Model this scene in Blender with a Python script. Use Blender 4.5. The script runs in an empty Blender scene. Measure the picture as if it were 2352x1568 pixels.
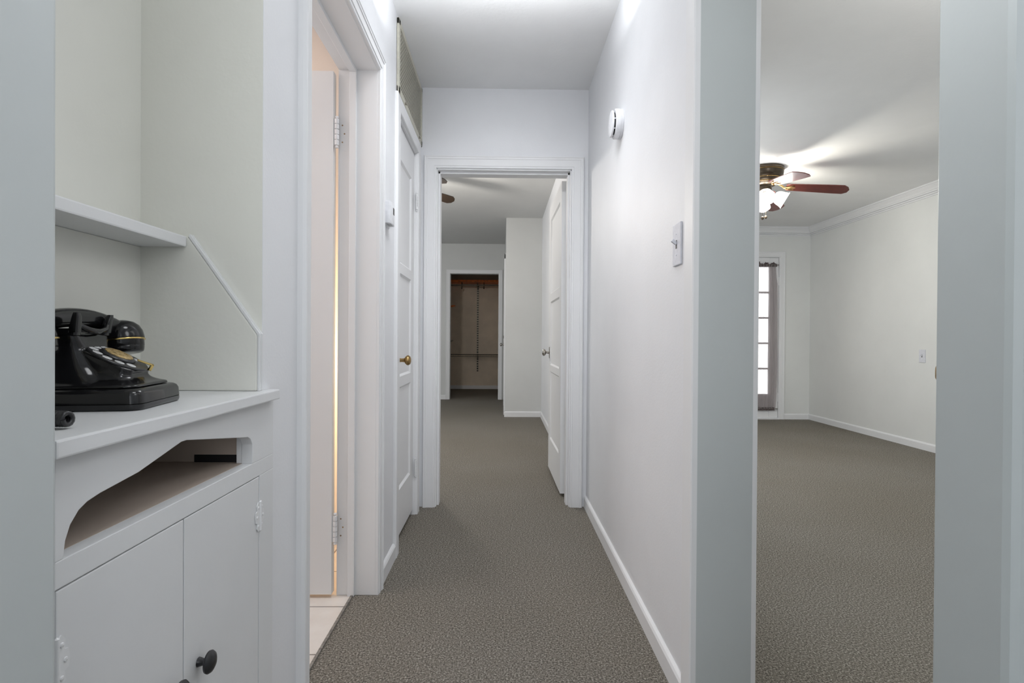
import bpy, bmesh, math, random
from mathutils import Vector, Matrix
random.seed(7)
PI = math.pi
C = bpy.context.scene.collection
SC = bpy.context.scene

# ------------------------------------------------------------------ materials
def nodes(name):
    m = bpy.data.materials.new(name); m.use_nodes = True
    nt = m.node_tree
    for n in list(nt.nodes): nt.nodes.remove(n)
    out = nt.nodes.new('ShaderNodeOutputMaterial')
    return m, nt, out

def principled(nt, out, color, rough=.5, metal=0., spec=.5):
    b = nt.nodes.new('ShaderNodeBsdfPrincipled')
    b.inputs['Base Color'].default_value = (*color, 1)
    b.inputs['Roughness'].default_value = rough
    b.inputs['Metallic'].default_value = metal
    b.inputs['Specular IOR Level'].default_value = spec
    nt.links.new(b.outputs[0], out.inputs[0])
    return b

def coords(nt, scale=(1, 1, 1), loc=(0, 0, 0)):
    tc = nt.nodes.new('ShaderNodeTexCoord'); mp = nt.nodes.new('ShaderNodeMapping')
    mp.inputs['Scale'].default_value = scale; mp.inputs['Location'].default_value = loc
    nt.links.new(tc.outputs['Object'], mp.inputs[0])
    return mp.outputs[0]

def noise(nt, vec, scale, detail=3., rough=.5):
    n = nt.nodes.new('ShaderNodeTexNoise')
    n.inputs['Scale'].default_value = scale; n.inputs['Detail'].default_value = detail
    n.inputs['Roughness'].default_value = rough
    nt.links.new(vec, n.inputs['Vector'])
    return n.outputs['Fac']

def ramp(nt, fac, stops):
    r = nt.nodes.new('ShaderNodeValToRGB')
    e = r.color_ramp.elements
    while len(e) < len(stops): e.new(.5)
    for i, (p, c) in enumerate(stops):
        e[i].position = p; e[i].color = (*c, 1)
    nt.links.new(fac, r.inputs[0])
    return r.outputs[0]

def bump(nt, h, b, strength=.2, dist=.002):
    n = nt.nodes.new('ShaderNodeBump')
    n.inputs['Strength'].default_value = strength; n.inputs['Distance'].default_value = dist
    nt.links.new(h, n.inputs['Height']); nt.links.new(n.outputs[0], b.inputs['Normal'])

def paint(name, color, rough=.5, bscale=140, bstr=.12, mottling=.035):
    m, nt, out = nodes(name)
    b = principled(nt, out, color, rough, 0, .35)
    v = coords(nt)
    lo = tuple(c * (1 - mottling) for c in color); hi = tuple(min(1, c * (1 + mottling * .5)) for c in color)
    c = ramp(nt, noise(nt, v, 2.2, 4, .6), [(.3, lo), (.7, hi)])
    nt.links.new(c, b.inputs['Base Color'])
    add = nt.nodes.new('ShaderNodeMath'); add.operation = 'ADD'
    nt.links.new(noise(nt, v, bscale, 2), add.inputs[0]); nt.links.new(noise(nt, v, 9, 3), add.inputs[1])
    bump(nt, add.outputs[0], b, bstr, .003)
    return m

def plain(name, color, rough=.4, metal=0., spec=.5, nscale=60, var=.06):
    m, nt, out = nodes(name)
    b = principled(nt, out, color, rough, metal, spec)
    v = coords(nt)
    c = ramp(nt, noise(nt, v, nscale, 3), [(.3, tuple(x * (1 - var) for x in color)), (.7, tuple(min(1, x * (1 + var)) for x in color))])
    nt.links.new(c, b.inputs['Base Color'])
    return m

M = {}
M['wall'] = paint('wall_paint', (.82, .83, .853), .5)
M['trim'] = paint('trim_paint', (.82, .825, .835), .46, 60, .04, .02)
M['ceiling'] = paint('ceiling_paint', (.86, .865, .865), .6, 60, .2)
M['niche'] = paint('niche_paint', (.82, .82, .765), .4, 90, .1)
M['cabinet'] = paint('cabinet_paint', (.78, .79, .80), .33, 70, .08)
M['slot'] = paint('dim_slot_paint', (.56, .47, .40), .6, 40, .2, .12)  # white inside; the dim brown shade is painted into the colour
M['jamb'] = paint('shaded_jamb_paint', (.56, .595, .595), .4, 50, .1)  # greyed white: the shade on these faces is painted in
M['room'] = paint('room_paint', (.78, .79, .775), .5)
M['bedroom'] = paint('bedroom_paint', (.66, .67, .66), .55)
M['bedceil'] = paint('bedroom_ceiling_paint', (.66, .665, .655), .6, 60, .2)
M['closet'] = paint('closet_paint', (.84, .73, .60), .7, 30, .2, .16)
M['bath'] = paint('bathroom_paint', (.86, .80, .75), .5)
M['black'] = plain('black_bakelite', (.009, .009, .010), .14, 0, .5, 30, .2)
M['blacksatin'] = plain('black_satin', (.02, .02, .022), .3, 0, .5)
M['gold'] = plain('polished_gold', (.75, .55, .2), .25, 1.)
M['brass'] = plain('aged_brass', (.42, .28, .12), .32, 1., .5, 40, .25)
M['nickel'] = plain('satin_nickel', (.40, .38, .35), .28, 1.)
M['steel'] = plain('dull_steel', (.23, .21, .18), .45, 1.)
M['bronze'] = plain('dark_bronze', (.065, .05, .035), .32, .7)
M['dialcard'] = plain('dial_card', (.42, .30, .13), .45, .3, .5, 220, .5)
M['dialplate'] = plain('dial_plate', (.62, .62, .62), .4, 0, .5, 300, .3)
M['plastic'] = plain('white_plastic', (.80, .81, .84), .35)
M['plate'] = plain('switch_plastic', (.70, .71, .76), .55, 0, .25)
M['dark'] = plain('dark_void', (.006, .006, .007), .6)
M['screen'] = plain('grey_screen', (.05, .05, .05), .2)
M['grille'] = plain('cream_grille', (.56, .54, .46), .5, 0, .4, 80, .08)
M['grilleback'] = plain('dark_grille_backing', (.08, .075, .06), .8)  # dark beige backing plate behind the mesh
M['plank'] = plain('red_cedar', (.78, .21, .045), .5, 0, .4, 20, .3)
def slotted():
    m, nt, out = nodes('slotted_steel')
    b = principled(nt, out, (.23, .21, .18), .45, .2)
    tc = nt.nodes.new('ShaderNodeTexCoord'); sp = nt.nodes.new('ShaderNodeSeparateXYZ')
    nt.links.new(tc.outputs['Object'], sp.inputs[0])
    d = nt.nodes.new('ShaderNodeMath'); d.operation = 'DIVIDE'; d.inputs[1].default_value = .045
    nt.links.new(sp.outputs[2], d.inputs[0])
    f = nt.nodes.new('ShaderNodeMath'); f.operation = 'FRACT'; nt.links.new(d.outputs[0], f.inputs[0])
    nt.links.new(ramp(nt, f.outputs[0], [(.42, (.02, .018, .015)), (.50, (.42, .38, .31))]), b.inputs['Base Color'])
    return m
M['slotted'] = slotted()
M['strip'] = plain('worn_metal_strip', (.30, .28, .25), .45, .6, .5, 90, .4)
M['rawedge'] = plain('scuffed_wood', (.35, .22, .12), .7, 0, .3, 30, .3)

def wood(name, c1, c2, rough):
    m, nt, out = nodes(name)
    b = principled(nt, out, c1, rough, 0, .5)
    v = coords(nt, (3, 40, 40))
    nt.links.new(ramp(nt, noise(nt, v, 3, 5, .6), [(.3, c1), (.7, c2)]), b.inputs['Base Color'])
    b.inputs['Coat Weight'].default_value = .35; b.inputs['Coat Roughness'].default_value = .12
    return m
M['cherry'] = wood('cherry_blade', (.095, .018, .014), (.19, .04, .03), .3)
M['walnut'] = wood('walnut_blade', (.016, .010, .006), (.032, .018, .010), .5)

def carpet():
    m, nt, out = nodes('berber_carpet')
    b = principled(nt, out, (.3, .28, .24), .95, 0, .1)
    v = coords(nt)
    fine = noise(nt, v, 170, 5, .8)
    c = ramp(nt, fine, [(.36, (.045, .040, .034)), (.46, (.175, .160, .138)), (.54, (.295, .272, .238)), (.65, (.70, .66, .59))])
    big = ramp(nt, noise(nt, v, 1.1, 3), [(.3, (.90, .885, .85)), (.7, (1.0, 1.0, 1.0))])
    mx = nt.nodes.new('ShaderNodeMix'); mx.data_type = 'RGBA'; mx.blend_type = 'MULTIPLY'
    mx.inputs[0].default_value = 1
    nt.links.new(c, mx.inputs[6]); nt.links.new(big, mx.inputs[7])
    nt.links.new(mx.outputs[2], b.inputs['Base Color'])
    bump(nt, noise(nt, v, 170, 5, .8), b, .7, .006)
    return m
M['carpet'] = carpet()

def tile():
    m, nt, out = nodes('bathroom_tile')
    b = principled(nt, out, (.8, .75, .7), .35, 0, .4)
    v = coords(nt, (1, 1, 1), (.76, -.193, 0))
    br = nt.nodes.new('ShaderNodeTexBrick')
    br.offset = 0; br.inputs['Scale'].default_value = 1
    br.inputs['Brick Width'].default_value = .31; br.inputs['Row Height'].default_value = .308
    br.inputs['Mortar Size'].default_value = .0035; br.inputs['Mortar Smooth'].default_value = .2
    br.inputs['Color1'].default_value = (.80, .75, .70, 1); br.inputs['Color2'].default_value = (.77, .72, .67, 1)
    br.inputs['Mortar'].default_value = (.26, .235, .21, 1)
    nt.links.new(v, br.inputs[0])
    mx = nt.nodes.new('ShaderNodeMix'); mx.data_type = 'RGBA'; mx.blend_type = 'MULTIPLY'; mx.inputs[0].default_value = 1
    nt.links.new(br.outputs[0], mx.inputs[6])
    nt.links.new(ramp(nt, noise(nt, v, 14, 4), [(.3, (.92, .90, .88)), (.7, (1, 1, 1))]), mx.inputs[7])
    nt.links.new(mx.outputs[2], b.inputs['Base Color'])
    return m
M['tile'] = tile()

def shade_glass():
    m, nt, out = nodes('lit_frosted_glass')
    e = nt.nodes.new('ShaderNodeEmission')
    lw = nt.nodes.new('ShaderNodeLayerWeight'); lw.inputs[0].default_value = .3
    nt.links.new(ramp(nt, lw.outputs['Facing'], [(.6, (1, .97, .92)), (1., (1, .86, .62))]), e.inputs[0])
    e.inputs[1].default_value = 7.0
    nt.links.new(e.outputs[0], out.inputs[0])
    return m
M['shade'] = shade_glass()

def glass():
    m, nt, out = nodes('window_glass')
    t = nt.nodes.new('ShaderNodeBsdfTransparent'); g = nt.nodes.new('ShaderNodeBsdfGlossy')
    g.inputs['Roughness'].default_value = .02
    f = nt.nodes.new('ShaderNodeFresnel'); f.inputs[0].default_value = 1.4
    mx = nt.nodes.new('ShaderNodeMixShader')
    nt.links.new(f.outputs[0], mx.inputs[0]); nt.links.new(t.outputs[0], mx.inputs[1]); nt.links.new(g.outputs[0], mx.inputs[2])
    nt.links.new(mx.outputs[0], out.inputs[0])
    return m
M['glass'] = glass()

def sheer():
    m, nt, out = nodes('sheer_voile')
    d = nt.nodes.new('ShaderNodeBsdfDiffuse'); d.inputs[0].default_value = (.44, .40, .405, 1)
    tl = nt.nodes.new('ShaderNodeBsdfTranslucent'); tl.inputs[0].default_value = (.35, .31, .31, 1)
    tr = nt.nodes.new('ShaderNodeBsdfTransparent'); tr.inputs[0].default_value = (.95, .92, .92, 1)
    a = nt.nodes.new('ShaderNodeMixShader'); b = nt.nodes.new('ShaderNodeMixShader')
    a.inputs[0].default_value = .35
    v = coords(nt, (1, 1, .05))
    nt.links.new(ramp(nt, noise(nt, v, 38, 2), [(.3, (.30,) * 3), (.75, (.52,) * 3)]), b.inputs[0])
    nt.links.new(d.outputs[0], a.inputs[1]); nt.links.new(tl.outputs[0], a.inputs[2])
    # b: 0 -> cloth, 1 -> see-through
    nt.links.new(a.outputs[0], b.inputs[1]); nt.links.new(tr.outputs[0], b.inputs[2])
    nt.links.new(b.outputs[0], out.inputs[0])
    return m
M['sheer'] = sheer()
M['ruffle'] = plain('gathered_voile', (.12, .095, .095), .8)

# ------------------------------------------------------------------ mesh helpers
def add_box(bm, x0, x1, y0, y1, z0, z1, bev=0., mat=None):
    x0, x1 = min(x0, x1), max(x0, x1); y0, y1 = min(y0, y1), max(y0, y1); z0, z1 = min(z0, z1), max(z0, z1)
    t = bmesh.new()
    bmesh.ops.create_cube(t, size=1)
    bmesh.ops.scale(t, vec=(x1 - x0, y1 - y0, z1 - z0), verts=t.verts)
    bmesh.ops.translate(t, vec=((x0 + x1) / 2, (y0 + y1) / 2, (z0 + z1) / 2), verts=t.verts)
    if bev > 0:
        bmesh.ops.bevel(t, geom=t.edges[:], offset=bev, segments=2, affect='EDGES', profile=.6)
    if mat is not None: bmesh.ops.transform(t, matrix=mat, verts=t.verts)
    join(bm, t)

def join(bm, t):
    me = bpy.data.meshes.new('tmp'); t.to_mesh(me); t.free(); bm.from_mesh(me); bpy.data.meshes.remove(me)

def boxes(lst, bev=0.):
    bm = bmesh.new()
    for b in lst: add_box(bm, *b, bev=bev)
    return bm

def add_lathe(bm, prof, n=28, mat=None, cap=True):
    """prof: (radius, z) pairs, axis +z."""
    t = bmesh.new(); rings = []
    for r, z in prof:
        if r < 1e-6: rings.append([t.verts.new((0, 0, z))])
        else: rings.append([t.verts.new((r * math.cos(2 * PI * k / n), r * math.sin(2 * PI * k / n), z)) for k in range(n)])
    for a, b in zip(rings, rings[1:]):
        if len(a) == 1 and len(b) == 1: continue
        for k in range(n):
            k2 = (k + 1) % n
            if len(a) == 1: t.faces.new((a[0], b[k2], b[k]))
            elif len(b) == 1: t.faces.new((a[k], a[k2], b[0]))
            else: t.faces.new((a[k], a[k2], b[k2], b[k]))
    if cap:
        if len(rings[0]) > 1: t.faces.new(list(reversed(rings[0])))
        if len(rings[-1]) > 1: t.faces.new(rings[-1])
    bmesh.ops.recalc_face_normals(t, faces=t.faces[:])
    if mat is not None: bmesh.ops.transform(t, matrix=mat, verts=t.verts)
    join(bm, t)

def add_loft(bm, rings, mat=None, cap=True):
    t = bmesh.new(); vr = [[t.verts.new(p) for p in r] for r in rings]; n = len(rings[0])
    for a, b in zip(vr, vr[1:]):
        for k in range(n): t.faces.new((a[k], a[(k + 1) % n], b[(k + 1) % n], b[k]))
    if cap: t.faces.new(list(reversed(vr[0]))); t.faces.new(vr[-1])
    bmesh.ops.recalc_face_normals(t, faces=t.faces[:])
    if mat is not None: bmesh.ops.transform(t, matrix=mat, verts=t.verts)
    join(bm, t)

def add_tube(bm, pts, r, n=10, mat=None):
    pts = [Vector(p) for p in pts]; rings = []
    up = Vector((0, 0, 1))
    prev = None
    for i, p in enumerate(pts):
        d = (pts[min(i + 1, len(pts) - 1)] - pts[max(i - 1, 0)]).normalized()
        if prev is None:
            a = d.cross(up if abs(d.dot(up)) < .95 else Vector((1, 0, 0))).normalized()
        else:
            a = (prev - d * prev.dot(d)).normalized()
        prev = a; b = d.cross(a)
        rr = r[i] if isinstance(r, (list, tuple)) else r
        rings.append([p + (a * math.cos(2 * PI * k / n) + b * math.sin(2 * PI * k / n)) * rr for k in range(n)])
    add_loft(bm, rings, mat)

def add_prism(bm, pts, axis, d0, d1, bev=0.):
    """pts: 2-D outline; axis 'X': (y,z), 'Y': (x,z), 'Z': (x,y); extruded from d0 to d1."""
    def P(p, d):
        return {'X': (d, p[0], p[1]), 'Y': (p[0], d, p[1]), 'Z': (p[0], p[1], d)}[axis]
    t = bmesh.new()
    a = [t.verts.new(P(p, d0)) for p in pts]; b = [t.verts.new(P(p, d1)) for p in pts]; n = len(pts)
    t.faces.new(a); t.faces.new(list(reversed(b)))
    for k in range(n): t.faces.new((a[k], b[k], b[(k + 1) % n], a[(k + 1) % n]))
    bmesh.ops.recalc_face_normals(t, faces=t.faces[:])
    if bev > 0:
        bmesh.ops.bevel(t, geom=t.edges[:], offset=bev, segments=2, affect='EDGES', profile=.6)
    join(bm, t)

def T(loc, z_to=None, rotz=0.):
    """matrix that puts +z of a lathe along z_to at loc."""
    m = Matrix.Translation(Vector(loc))
    if z_to is not None:
        m = m @ Vector((0, 0, 1)).rotation_difference(Vector(z_to)).to_matrix().to_4x4()
    return m @ Matrix.Rotation(rotz, 4, 'Z')

def obj(name, bm, m, parent=None, smooth=False, world=True, angle=40):
    """one mesh object; with a parent and world=True the mesh was modelled in world space."""
    if parent is not None and world:
        bmesh.ops.translate(bm, vec=-Vector(parent['_base']), verts=bm.verts)
    bmesh.ops.remove_doubles(bm, verts=bm.verts, dist=1e-6)
    me = bpy.data.meshes.new(name); bm.to_mesh(me); bm.free()
    me.materials.append(M[m] if isinstance(m, str) else m)
    if smooth:
        me.polygons.foreach_set('use_smooth', [True] * len(me.polygons))
        try: me.set_sharp_from_angle(angle=math.radians(angle))
        except Exception: pass
    o = bpy.data.objects.new(name, me); C.objects.link(o)
    if parent is not None:
        o.parent = parent; o['_base'] = parent['_base']
    else:
        o['_base'] = (0., 0., 0.)
    return o

def tag(o, label=None, cat=None, group=None, kind=None):
    if label: o['label'] = label
    if cat: o['category'] = cat
    if group: o['group'] = group
    if kind: o['kind'] = kind
    return o

def thing(name, label, cat, loc=(0, 0, 0), group=None, kind=None):
    o = bpy.data.objects.new(name, None); C.objects.link(o)
    o.location = loc; o['_base'] = tuple(float(v) for v in loc); o.empty_display_size = .05
    return tag(o, label, cat, group, kind)

def struct(name, bm, m, label, cat, smooth=False, angle=40):
    o = obj(name, bm, m, None, smooth, angle=angle)
    return tag(o, label, cat, kind='structure')

# ------------------------------------------------------------------ dimensions
XL, XR = -.48, .497         # hall wall faces
XR2 = .638                  # far face of the right hall wall
YE, YE2 = 3.25, 3.40        # end wall
HC, BC, RC = 2.433, 2.485, 2.372    # ceilings: hall, bedroom, side room
TOP = 2.62

# ------------------------------------------------------------------ shell
struct('floor', boxes([(-.563, 3.95, -1.7, 3.4, -.05, 0), (-3.4, 3.95, 3.4, 10.9, -.05, 0), (-1., -.563, -1.7, 1.1, -.05, 0)]), 'carpet',
       'speckled grey-brown loop carpet running through the hall and rooms', 'carpet')
struct('floor_bathroom', boxes([(-2.4, -.566, 1.1, 2.7, -.05, 0.0)]), 'tile', 'pale pinkish square floor tiles behind the bathroom doorway', 'floor')
struct('ceiling', boxes([(-.9, .58, -1.7, 3.33, HC, HC + .1)]), 'ceiling', 'plain white ceiling over the hallway', 'ceiling')
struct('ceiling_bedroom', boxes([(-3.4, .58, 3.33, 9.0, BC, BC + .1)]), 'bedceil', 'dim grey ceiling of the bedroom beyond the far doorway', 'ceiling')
struct('ceiling_room_right', boxes([(.58, 3.95, -1.7, 6.95, RC, RC + .1)]), 'ceiling', 'lit ceiling of the side room holding the fan', 'ceiling')
struct('ceiling_bathroom', boxes([(-2.4, -.6, 1.0, 2.7, HC, HC + .1)]), 'bath', 'warm ceiling inside the bathroom', 'ceiling')
struct('ceiling_closet', boxes([(-1.2, .5, 8.97, 10.9, 2.36, 2.46)]), 'closet', 'low dark ceiling inside the far closet', 'ceiling')

struct('wall_right', boxes([(XR, XR2, -1.7, .612, 0, TOP), (XR, XR2, .612, 1.42, 2.02, TOP), (XR, XR2, 1.42, 8.92, 0, TOP)]), 'wall',
       'long white painted wall along the right of the hallway', 'wall')
struct('wall_left', boxes([
    (-.76, XL, .50, .597, 0, TOP), (-.76, XL, .597, 1.126, 2.05, TOP), (-.76, XL, 1.126, 1.16, 0, TOP), (-.62, XL, 1.16, 1.37, 0, TOP),
    (-.62, XL, 1.37, 2.135, 2.015, TOP), (-.62, XL, 2.135, 2.55, 0, TOP), (-.62, -.545, 2.55, 3.11, 0, TOP),
    (-.62, XL, 2.55, 3.11, 2.01, TOP), (-.62, XL, 3.11, YE + .02, 0, TOP)]), 'wall',
    'white hallway wall on the left around niche and doorways', 'wall')
struct('wall_niche', boxes([(-.77, -.722, .58, 1.14, 0, 2.06), (-.722, XL - .001, .590, .5972, .0, 2.06), (-.722, XL - .001, 1.1258, 1.13, .86, 2.06), (-.722, -.712, .5975, 1.1258, .878, 1.1595)]), 'niche',
       'cream-white back of the telephone niche', 'wall')
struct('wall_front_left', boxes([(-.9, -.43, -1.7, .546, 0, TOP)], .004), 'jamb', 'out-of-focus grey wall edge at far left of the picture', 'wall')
struct('wall_back', boxes([(-.9, 3.95, -1.8, -1.7, 0, TOP)]), 'wall', 'white wall closing the hall behind the viewer', 'wall')
struct('wall_end', boxes([(-3.4, -.392, YE, YE2, 0, TOP), (.405, XR + .01, YE, YE2, 0, TOP), (-.392, .405, YE, YE2, 1.972, TOP)]), 'wall',
       'white wall at the end of the hall around the bedroom doorway', 'wall')
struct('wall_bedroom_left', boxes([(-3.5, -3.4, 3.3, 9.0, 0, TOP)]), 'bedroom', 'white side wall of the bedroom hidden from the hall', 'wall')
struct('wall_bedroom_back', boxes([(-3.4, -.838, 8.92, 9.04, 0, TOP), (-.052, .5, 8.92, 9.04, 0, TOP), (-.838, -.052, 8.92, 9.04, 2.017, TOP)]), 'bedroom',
       'far grey-white bedroom wall around the open closet', 'wall')
struct('wall_bedroom_corner', boxes([(.045, XR + .01, 6.965, 8.93, 0, TOP)], .003), 'bedroom', 'white boxed-out wall corner right of the open closet', 'wall')
struct('wall_closet', boxes([(-1.2, .5, 10.75, 10.85, 0, 2.5), (-1.15, -1.03, 9.04, 10.76, 0, 2.5), (.28, .4, 9.04, 10.76, 0, 2.5)]), 'closet',
       'stained beige walls inside the far closet', 'wall')
struct('wall_bathroom', boxes([(-2.4, -2.3, 1.0, 2.75, 0, TOP), (-2.4, -.775, 1.06, 1.16, 0, TOP), (-2.4, -.6, 2.62, 2.72, 0, TOP)]), 'bath',
       'peach-lit bathroom walls behind the open white door', 'wall')
struct('wall_room_right', boxes([(3.815, 3.95, -1.8, 7.0, 0, TOP)]), 'room', 'blank white right-hand wall of the side room', 'wall')
struct('wall_room_back', boxes([(XR2 - .02, 2.655, 6.845, 6.97, 0, TOP), (3.432, 3.95, 6.845, 6.97, 0, TOP), (2.655, 3.432, 6.845, 6.97, 2.012, TOP)]), 'room',
       'back wall of the side room around the glazed door', 'wall')

# ------------------------------------------------------------------ trim
PROFILE = [(0, 0), (0, .011), (.003, .0135), (.0115, .0135), (.0130, .0165), (.70, .0165), (.73, .0195), (.86, .0195), (.90, .0220), (.97, .0205), (1., .012), (1., 0)]
FLAT = [(0, 0), (0, .013), (.003, .016), (.90, .0175), (.97, .015), (1., .008), (1., 0)]
def casing(name, origin, h, n, a0, a1, top, w, label, prof=PROFILE, scale=1., m='trim', bottom=0., w0=None):
    """mitred door casing: h = horizontal axis, n = outward normal, opening a0..a1 up to top."""
    h = Vector(h); n = Vector(n); o = Vector(origin); up = Vector((0, 0, 1)); bm = bmesh.new(); rows = []
    for u, v in prof:
        uu = (u if u < .1 else u * w) if u < 1 else w
        v *= scale; u0 = uu if w0 is None else uu * w0 / w
        rows.append([bm.verts.new(o + h * x + up * z + n * v) for x, z in ((a0 - u0, bottom), (a0 - u0, top + uu), (a1 + uu, top + uu), (a1 + uu, bottom))])
    for a, b in zip(rows, rows[1:]):
        for k in range(3): bm.faces.new((a[k], a[k + 1], b[k + 1], b[k]))
    for k in (0, 3): bm.faces.new([r[k] for r in rows])
    bmesh.ops.recalc_face_normals(bm, faces=bm.faces[:])
    return struct(name, bm, m, label, 'door casing')

casing('trim_1', (0, YE, 0), (1, 0, 0), (0, -1, 0), -.385, .400, 1.967, .072, 'stepped white casing framing the bedroom doorway at hall end')
casing('trim_2', (0, YE2, 0), (1, 0, 0), (0, 1, 0), -.385, .400, 1.967, .07, 'white casing on the bedroom side of the far doorway')
casing('trim_3', (XL, 0, 0), (0, 1, 0), (1, 0, 0), 1.372, 2.133, 2.0, .058, 'moulded white casing around the bathroom doorway')
casing('trim_4', (-.62, 0, 0), (0, 1, 0), (-1, 0, 0), 1.372, 2.133, 2.0, .045, 'white casing inside the bathroom', scale=.5)
casing('trim_5', (XL, 0, 0), (0, 1, 0), (1, 0, 0), 2.553, 3.108, 2.008, .07, 'plain white casing around the narrow hall closet door', FLAT, .9)
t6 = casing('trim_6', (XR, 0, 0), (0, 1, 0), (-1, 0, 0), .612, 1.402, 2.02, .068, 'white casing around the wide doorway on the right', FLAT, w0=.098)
t6.data.materials.append(M['jamb'])      # near side is greyed: its shade is put into the colour
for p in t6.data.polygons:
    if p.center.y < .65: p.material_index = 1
casing('trim_7', (XR2, 0, 0), (0, 1, 0), (1, 0, 0), .612, 1.402, 2.02, .07, 'white casing on the room side of the right doorway')
casing('trim_8', (0, 8.92, 0), (1, 0, 0), (0, -1, 0), -.832, -.058, 2.011, .062, 'white casing around the open far closet')
casing('trim_9', (0, 6.845, 0), (1, 0, 0), (0, -1, 0), 2.66, 3.427, 2.005, .07, 'white casing around the glazed door in the side room')

def jamb(name, lst, label, m='trim', bev=.002):
    return struct(name, boxes(lst, bev), m, label, 'door jamb')
# end doorway: liner and stop
jamb('trim_10', [(-.392, -.378, YE - .002, YE2 + .002, 0, 1.967), (.393, .407, YE - .002, YE2 + .002, 0, 1.967), (-.392, .407, YE - .002, YE2 + .002, 1.959, 1.975),
                 (-.380, -.366, YE + .03, YE + .10, 0, 1.960), (.381, .395, YE + .03, YE + .10, 0, 1.960), (-.380, .395, YE + .03, YE + .10, 1.945, 1.961)],
     'white jamb and stop inside the bedroom doorway')
# bathroom doorway
jamb('trim_11', [(-.622, XL + .002, 1.358, 1.373, 0, 2.0), (-.622, XL + .002, 2.132, 2.147, 0, 2.0), (-.622, XL + .002, 1.358, 2.147, 1.998, 2.016),
                 (-.582, -.556, 1.372, 1.386, 0, 1.99), (-.582, -.556, 2.119, 2.133, 0, 1.99), (-.582, -.556, 1.372, 2.133, 1.986, 2.0)],
     'white jamb and stop inside the bathroom doorway')
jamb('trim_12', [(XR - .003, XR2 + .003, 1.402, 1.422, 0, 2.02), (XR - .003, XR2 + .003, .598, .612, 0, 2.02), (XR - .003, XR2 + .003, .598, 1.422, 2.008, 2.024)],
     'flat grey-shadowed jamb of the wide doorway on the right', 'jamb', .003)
jamb('trim_13', [(-.55, XL + .001, 2.55, 2.556, 0, 2.01), (-.55, XL + .001, 3.104, 3.111, 0, 2.01), (-.55, XL + .001, 2.55, 3.111, 2.002, 2.012)],
     'thin white jamb around the hall closet door', bev=0)
jamb('trim_14', [(-.838, -.83, 8.918, 9.045, 0, 2.012), (-.06, -.052, 8.918, 9.045, 0, 2.012), (-.838, -.052, 8.918, 9.045, 2.009, 2.018)],
     'white jamb lining the far closet opening', bev=0)
jamb('trim_15', [(2.652, 2.662, 6.843, 6.975, 0, 2.006), (3.425, 3.435, 6.843, 6.975, 0, 2.006), (2.652, 3.435, 6.843, 6.975, 2.003, 2.014), (2.652, 3.435, 6.82, 6.97, 0, .016)],
     'white jamb and sill of the glazed door')

BASE_P = [(0, 0), (.013, 0), (.013, .056), (.009, .064), (.003, .069), (0, .069)]
def baseboard(name, pts, label, inward):
    """pts: path along the wall foot; inward: side (+1 left / -1 right of travel) it sticks out."""
    bm = bmesh.new(); rows = []
    P = [Vector((*p, 0)) for p in pts]
    for i, p in enumerate(P):
        ds = []
        if i > 0: ds.append((P[i] - P[i - 1]).normalized())
        if i < len(P) - 1: ds.append((P[i + 1] - P[i]).normalized())
        ns = [Vector((-d.y, d.x, 0)) * inward for d in ds]
        n = ns[0] if len(ns) == 1 else (ns[0] + ns[1]) / (1 + ns[0].dot(ns[1]))
        rows.append([bm.verts.new(p + n * u + Vector((0, 0, v))) for u, v in BASE_P])
    for a, b in zip(rows, rows[1:]):
        for k in range(len(BASE_P) - 1): bm.faces.new((a[k], a[k + 1], b[k + 1], b[k]))
    bm.faces.new(rows[0]); bm.faces.new(rows[-1])
    bmesh.ops.recalc_face_normals(bm, faces=bm.faces[:])
    return struct(name, bm, 'trim', label, 'baseboard')
baseboard('baseboard_right', [(XR, 1.471), (XR, YE)], 'low white baseboard along the right hall wall', 1)
baseboard('baseboard_left', [(XL, 2.192), (XL, 2.482)], 'short white baseboard between bathroom and hall closet', -1)
baseboard('baseboard_bedroom_right', [(XR, 4.22), (XR, 6.965), (.045, 6.965), (.045, 7.05)], 'white baseboard around the bedroom wall corner', 1)
baseboard('baseboard_bedroom_back', [(-3.4, 8.92), (-.895, 8.92)], 'white baseboard left of the far closet', -1)
baseboard('baseboard_closet', [(-1.03, 10.75), (.28, 10.75)], 'white baseboard at the back of the far closet', -1)
baseboard('baseboard_room_right', [(3.815, -1.7), (3.815, 6.845), (3.50, 6.845)], 'white baseboard along the side room walls', 1)

# crown moulding of the side room
def crown():
    prof = [(0, -.104), (.010, -.104), (.010, -.092), (.006, -.090), (.018, -.086), (.018, -.076), (.013, -.074), (.026, -.070), (.026, -.060), (.031, -.057), (.040, -.040), (.056, -.022), (.062, -.014), (.070, -.012), (.070, 0), (0, 0)]
    bm = bmesh.new(); rows = []
    pts = [Vector((3.815, -1.7, RC)), Vector((3.815, 6.845, RC)), Vector((XR2, 6.845, RC))]
    ns = [Vector((-1, 0, 0)), Vector((-1, -1, 0)), Vector((0, -1, 0))]
    for p, n in zip(pts, ns): rows.append([bm.verts.new(p + n * u + Vector((0, 0, v))) for u, v in prof])
    for a, b in zip(rows, rows[1:]):
        for k in range(len(prof) - 1): bm.faces.new((a[k], a[k + 1], b[k + 1], b[k]))
    bmesh.ops.recalc_face_normals(bm, faces=bm.faces[:])
    struct('trim_16', bm, 'trim', 'stepped white crown moulding under the side room ceiling', 'crown moulding')
crown()
tag(obj('threshold_strip', boxes([(-.570, -.560, 1.373, 2.132, -.002, .006)], .003), 'strip'), 'thin worn metal strip where bathroom tile meets hall carpet', 'threshold')

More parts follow.
